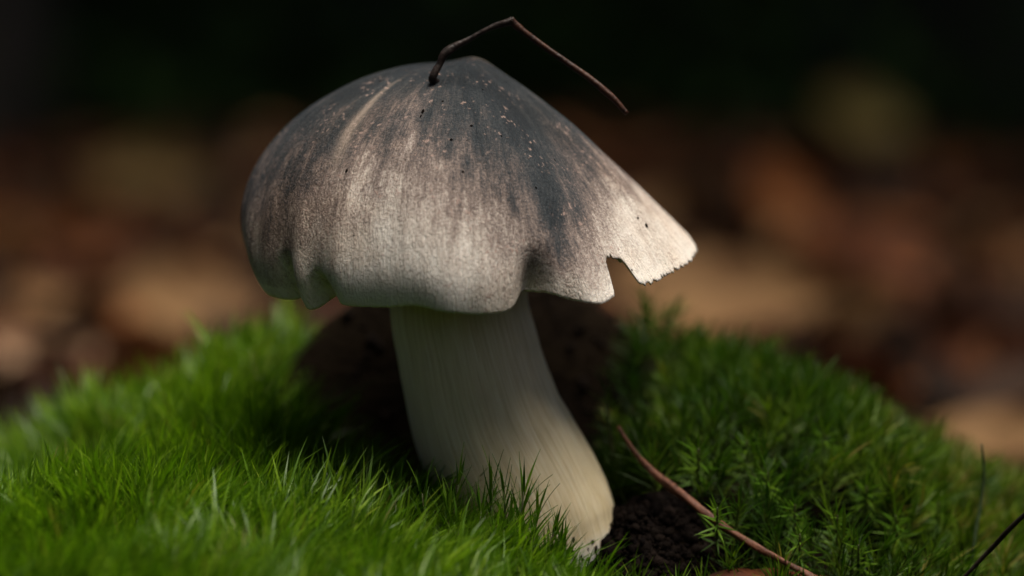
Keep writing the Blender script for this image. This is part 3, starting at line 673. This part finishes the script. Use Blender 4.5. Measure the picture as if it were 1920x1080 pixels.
fallen_leaf(1440, 1075, 2.4, 1.3, 'russet', (0.35, 0.0, 0.05), 'small reddish brown leaf lying under the fallen twig', at=unproj(1440, 1084, -1.9), lift=0.0, seed=11, rag=0.15, curl=-0.1, cup=-0.1, fold=0)
GL = 'curled leaves among the litter'
cand = [(int(a), int(b)) for a, b in zip(rng.uniform(20, 1900, 60), rng.uniform(420, 690, 60))]
for i, (px, py) in enumerate(cand):
    if 430 < px < 1330 and py > 600: continue
    if 470 < px < 1310 and py < 620: continue
    col = ['russet', 'brown', 'orange', 'tan'][i % 4]
    fallen_leaf(px, py, rng.uniform(4.5, 7), rng.uniform(2.6, 4.0), col, (rng.normal(0.5, 0.5), rng.normal(0, 0.4), rng.uniform(0, 6.28)),
                {'russet': 'curled russet leaf among the blurred leaf litter', 'brown': 'curled dark brown leaf among the blurred leaf litter', 'orange': 'curled orange leaf among the blurred leaf litter',
                 'tan': 'curled tan leaf among the blurred leaf litter'}[col], col + ' ' + GL, rng.uniform(0, 0.5), rng.uniform(-0.2, 0.3), rng.uniform(0, 0.5), None, rng.uniform(0.5, 1.6), 20 + i)

# ------------------------------------------------------------------ trees around the clearing
M_bark = mat_plain('bark_dark', (0.010, 0.008, 0.006), (0.030, 0.024, 0.018), 25, 0.9, 0.01)
t_ = NT('tree_foliage'); r_ = t_.attr('rnd')
t_.set(Base_Color=t_.ramp(r_, [(0, (0.018, 0.045, 0.012)), (1, (0.05, 0.095, 0.02))]), Roughness=0.7); t_.b.inputs['Specular IOR Level'].default_value = 0.1; t_.translucent((0.05, 0.10, 0.015, 1), 0.2); M_fol = t_.m
def tree_meshes(seed, ht, r0, cr, c0):
    g = np.random.default_rng(seed); k = np.linspace(0, 1, 9)
    P = np.stack([12 * np.cumsum(g.normal(0, 0.5, 9)) * k, 12 * np.cumsum(g.normal(0, 0.5, 9)) * k, -30 + (ht + 30) * k], -1)
    R = r0 * (1 - 0.75 * k); R[0] *= 1.5
    parts = [tube(P, R, 14, 6, 0.12, seed)]
    for j in range(16):
        f = g.uniform(0.3, 0.9); b = np.array([np.interp(f, k, P[:, i]) for i in range(3)]); az = g.uniform(0, 6.28); ln = cr * g.uniform(0.5, 0.95)
        q = [b, b + np.array([math.cos(az) * ln * .5, math.sin(az) * ln * .5, ln * .25]), b + np.array([math.cos(az) * ln, math.sin(az) * ln, ln * .35])]
        parts.append(tube(q, [r0 * .28 * (1.1 - f), r0 * .16 * (1.1 - f), r0 * .05], 6, 3, 0.1, j))
    V = []; F = []; T3 = []; o = 0
    for v, f, t in parts: V.append(v); F.append(f + o); T3.append(np.array(t) + o); o += len(v)
    tr = mesh_np('trunk', np.concatenate(V), F3=np.concatenate(T3), F4=np.concatenate(F))
    nclump = 150; cc = g.normal(0, 1, (nclump, 3)); cc = norm(cc) * np.power(g.uniform(0.1, 1, (nclump, 1)), 0.4) * [cr, cr, (ht - c0) * 0.55] + [0, 0, (ht + c0) * 0.52]
    n = nclump * 55; c = np.repeat(cc, 55, 0) + g.normal(0, 1, (n, 3)) * [24, 24, 15]
    d = norm(g.normal(0, 1, (n, 3)) * [1, 1, 0.5]); s2 = norm(np.cross(d, g.normal(0, 1, (n, 3)) * [0.5, 0.5, 0] + [0, 0, 1])); L = g.uniform(7, 13, (n, 1)); W = L * 0.34
    lv = np.stack([c, c + d * L * .45 + s2 * W, c + d * L, c + d * L * .45 - s2 * W], 1).reshape(-1, 3); b = (np.arange(n) * 4)[:, None]
    cm = mesh_np('crown', lv, F4=b + [[0, 1, 2, 3]], attrs={'rnd': np.repeat(g.uniform(0, 1, n), 4)}, smooth=False)
    tr.materials.append(M_bark); cm.materials.append(M_fol); return tr, cm
TM = [tree_meshes(1, 620, 13, 190, 130), tree_meshes(2, 720, 17, 220, 170), tree_meshes(3, 540, 10, 170, 110)]
TREES = [(-75, 330, 0, 0.3), (70, 420, 1, 1.2), (-20, 560, 2, 2.0), (150, 640, 0, 4.0), (-170, 640, 1, 5.1), (30, 820, 1, 1.0)]
for i in range(11):                                     # unseen ring of trees added to block low sky light, open towards the sun
    a = math.radians(62 - 30.0 * i + 9 * math.sin(i * 2.3)); d = 375 + 35 * math.sin(i * 1.7)
    if -95 < math.degrees(a) < -12: continue
    TREES.append((d * math.cos(a), d * math.sin(a), i % 3, i * 1.9))
for i in range(12):  # second unseen ring, added to hide more of the sky
    a = math.radians(30.0 * i + 11 * math.sin(i * 1.3)); d = 660 + 60 * math.sin(i * 2.9)
    if (d * math.sin(a) < 560 and not 275 < math.degrees(a) < 345) or abs(d * math.cos(a)) > 260: TREES.append((d * math.cos(a), d * math.sin(a), (i + 1) % 3, i * 0.7))
for i, (x, y, k, rz) in enumerate(TREES):
    e = empty('tree', (x, y, float(H(x, y))), cat='tree', group='dark trees round the clearing', label='shaded tree with a dark trunk standing in the dim wood')
    e.rotation_euler.z = rz; e.scale = (1, 1, 1.3) if math.hypot(x, y) > 560 else (1, 1, 1)
    obj('trunk', TM[k][0], None, e); obj('crown', TM[k][1], None, e)
# low dark undergrowth on the far bank, unseen rest added to block light
nu = 30000; ru = 330 + 500 * rng.uniform(0, 1, nu) ** 1.5; au = rng.uniform(0, 6.28, nu); xu = ru * np.cos(au); yu = ru * np.sin(au)
pu = np.stack([xu, yu, H(xu, yu) + rng.uniform(0, 1, nu) ** 2 * 75], -1); du = norm(rng.normal(0, 1, (nu, 3)) + [0, 0, 0.6]); su = norm(np.cross(du, rng.normal(0, 1, (nu, 3)))); Lu = rng.uniform(5, 12, (nu, 1))
lv = np.stack([pu, pu + du * Lu * .5 + su * Lu * .22, pu + du * Lu, pu + du * Lu * .5 - su * Lu * .22], 1).reshape(-1, 3)
obj('undergrowth', mesh_np('undergrowth', lv, F4=(np.arange(nu) * 4)[:, None] + [[0, 1, 2, 3]], attrs={'rnd': np.repeat(rng.uniform(0, 1, nu), 4)}, smooth=False), M_fol,
    label='dark green undergrowth in the deep shade behind', cat='undergrowth', kind='stuff')
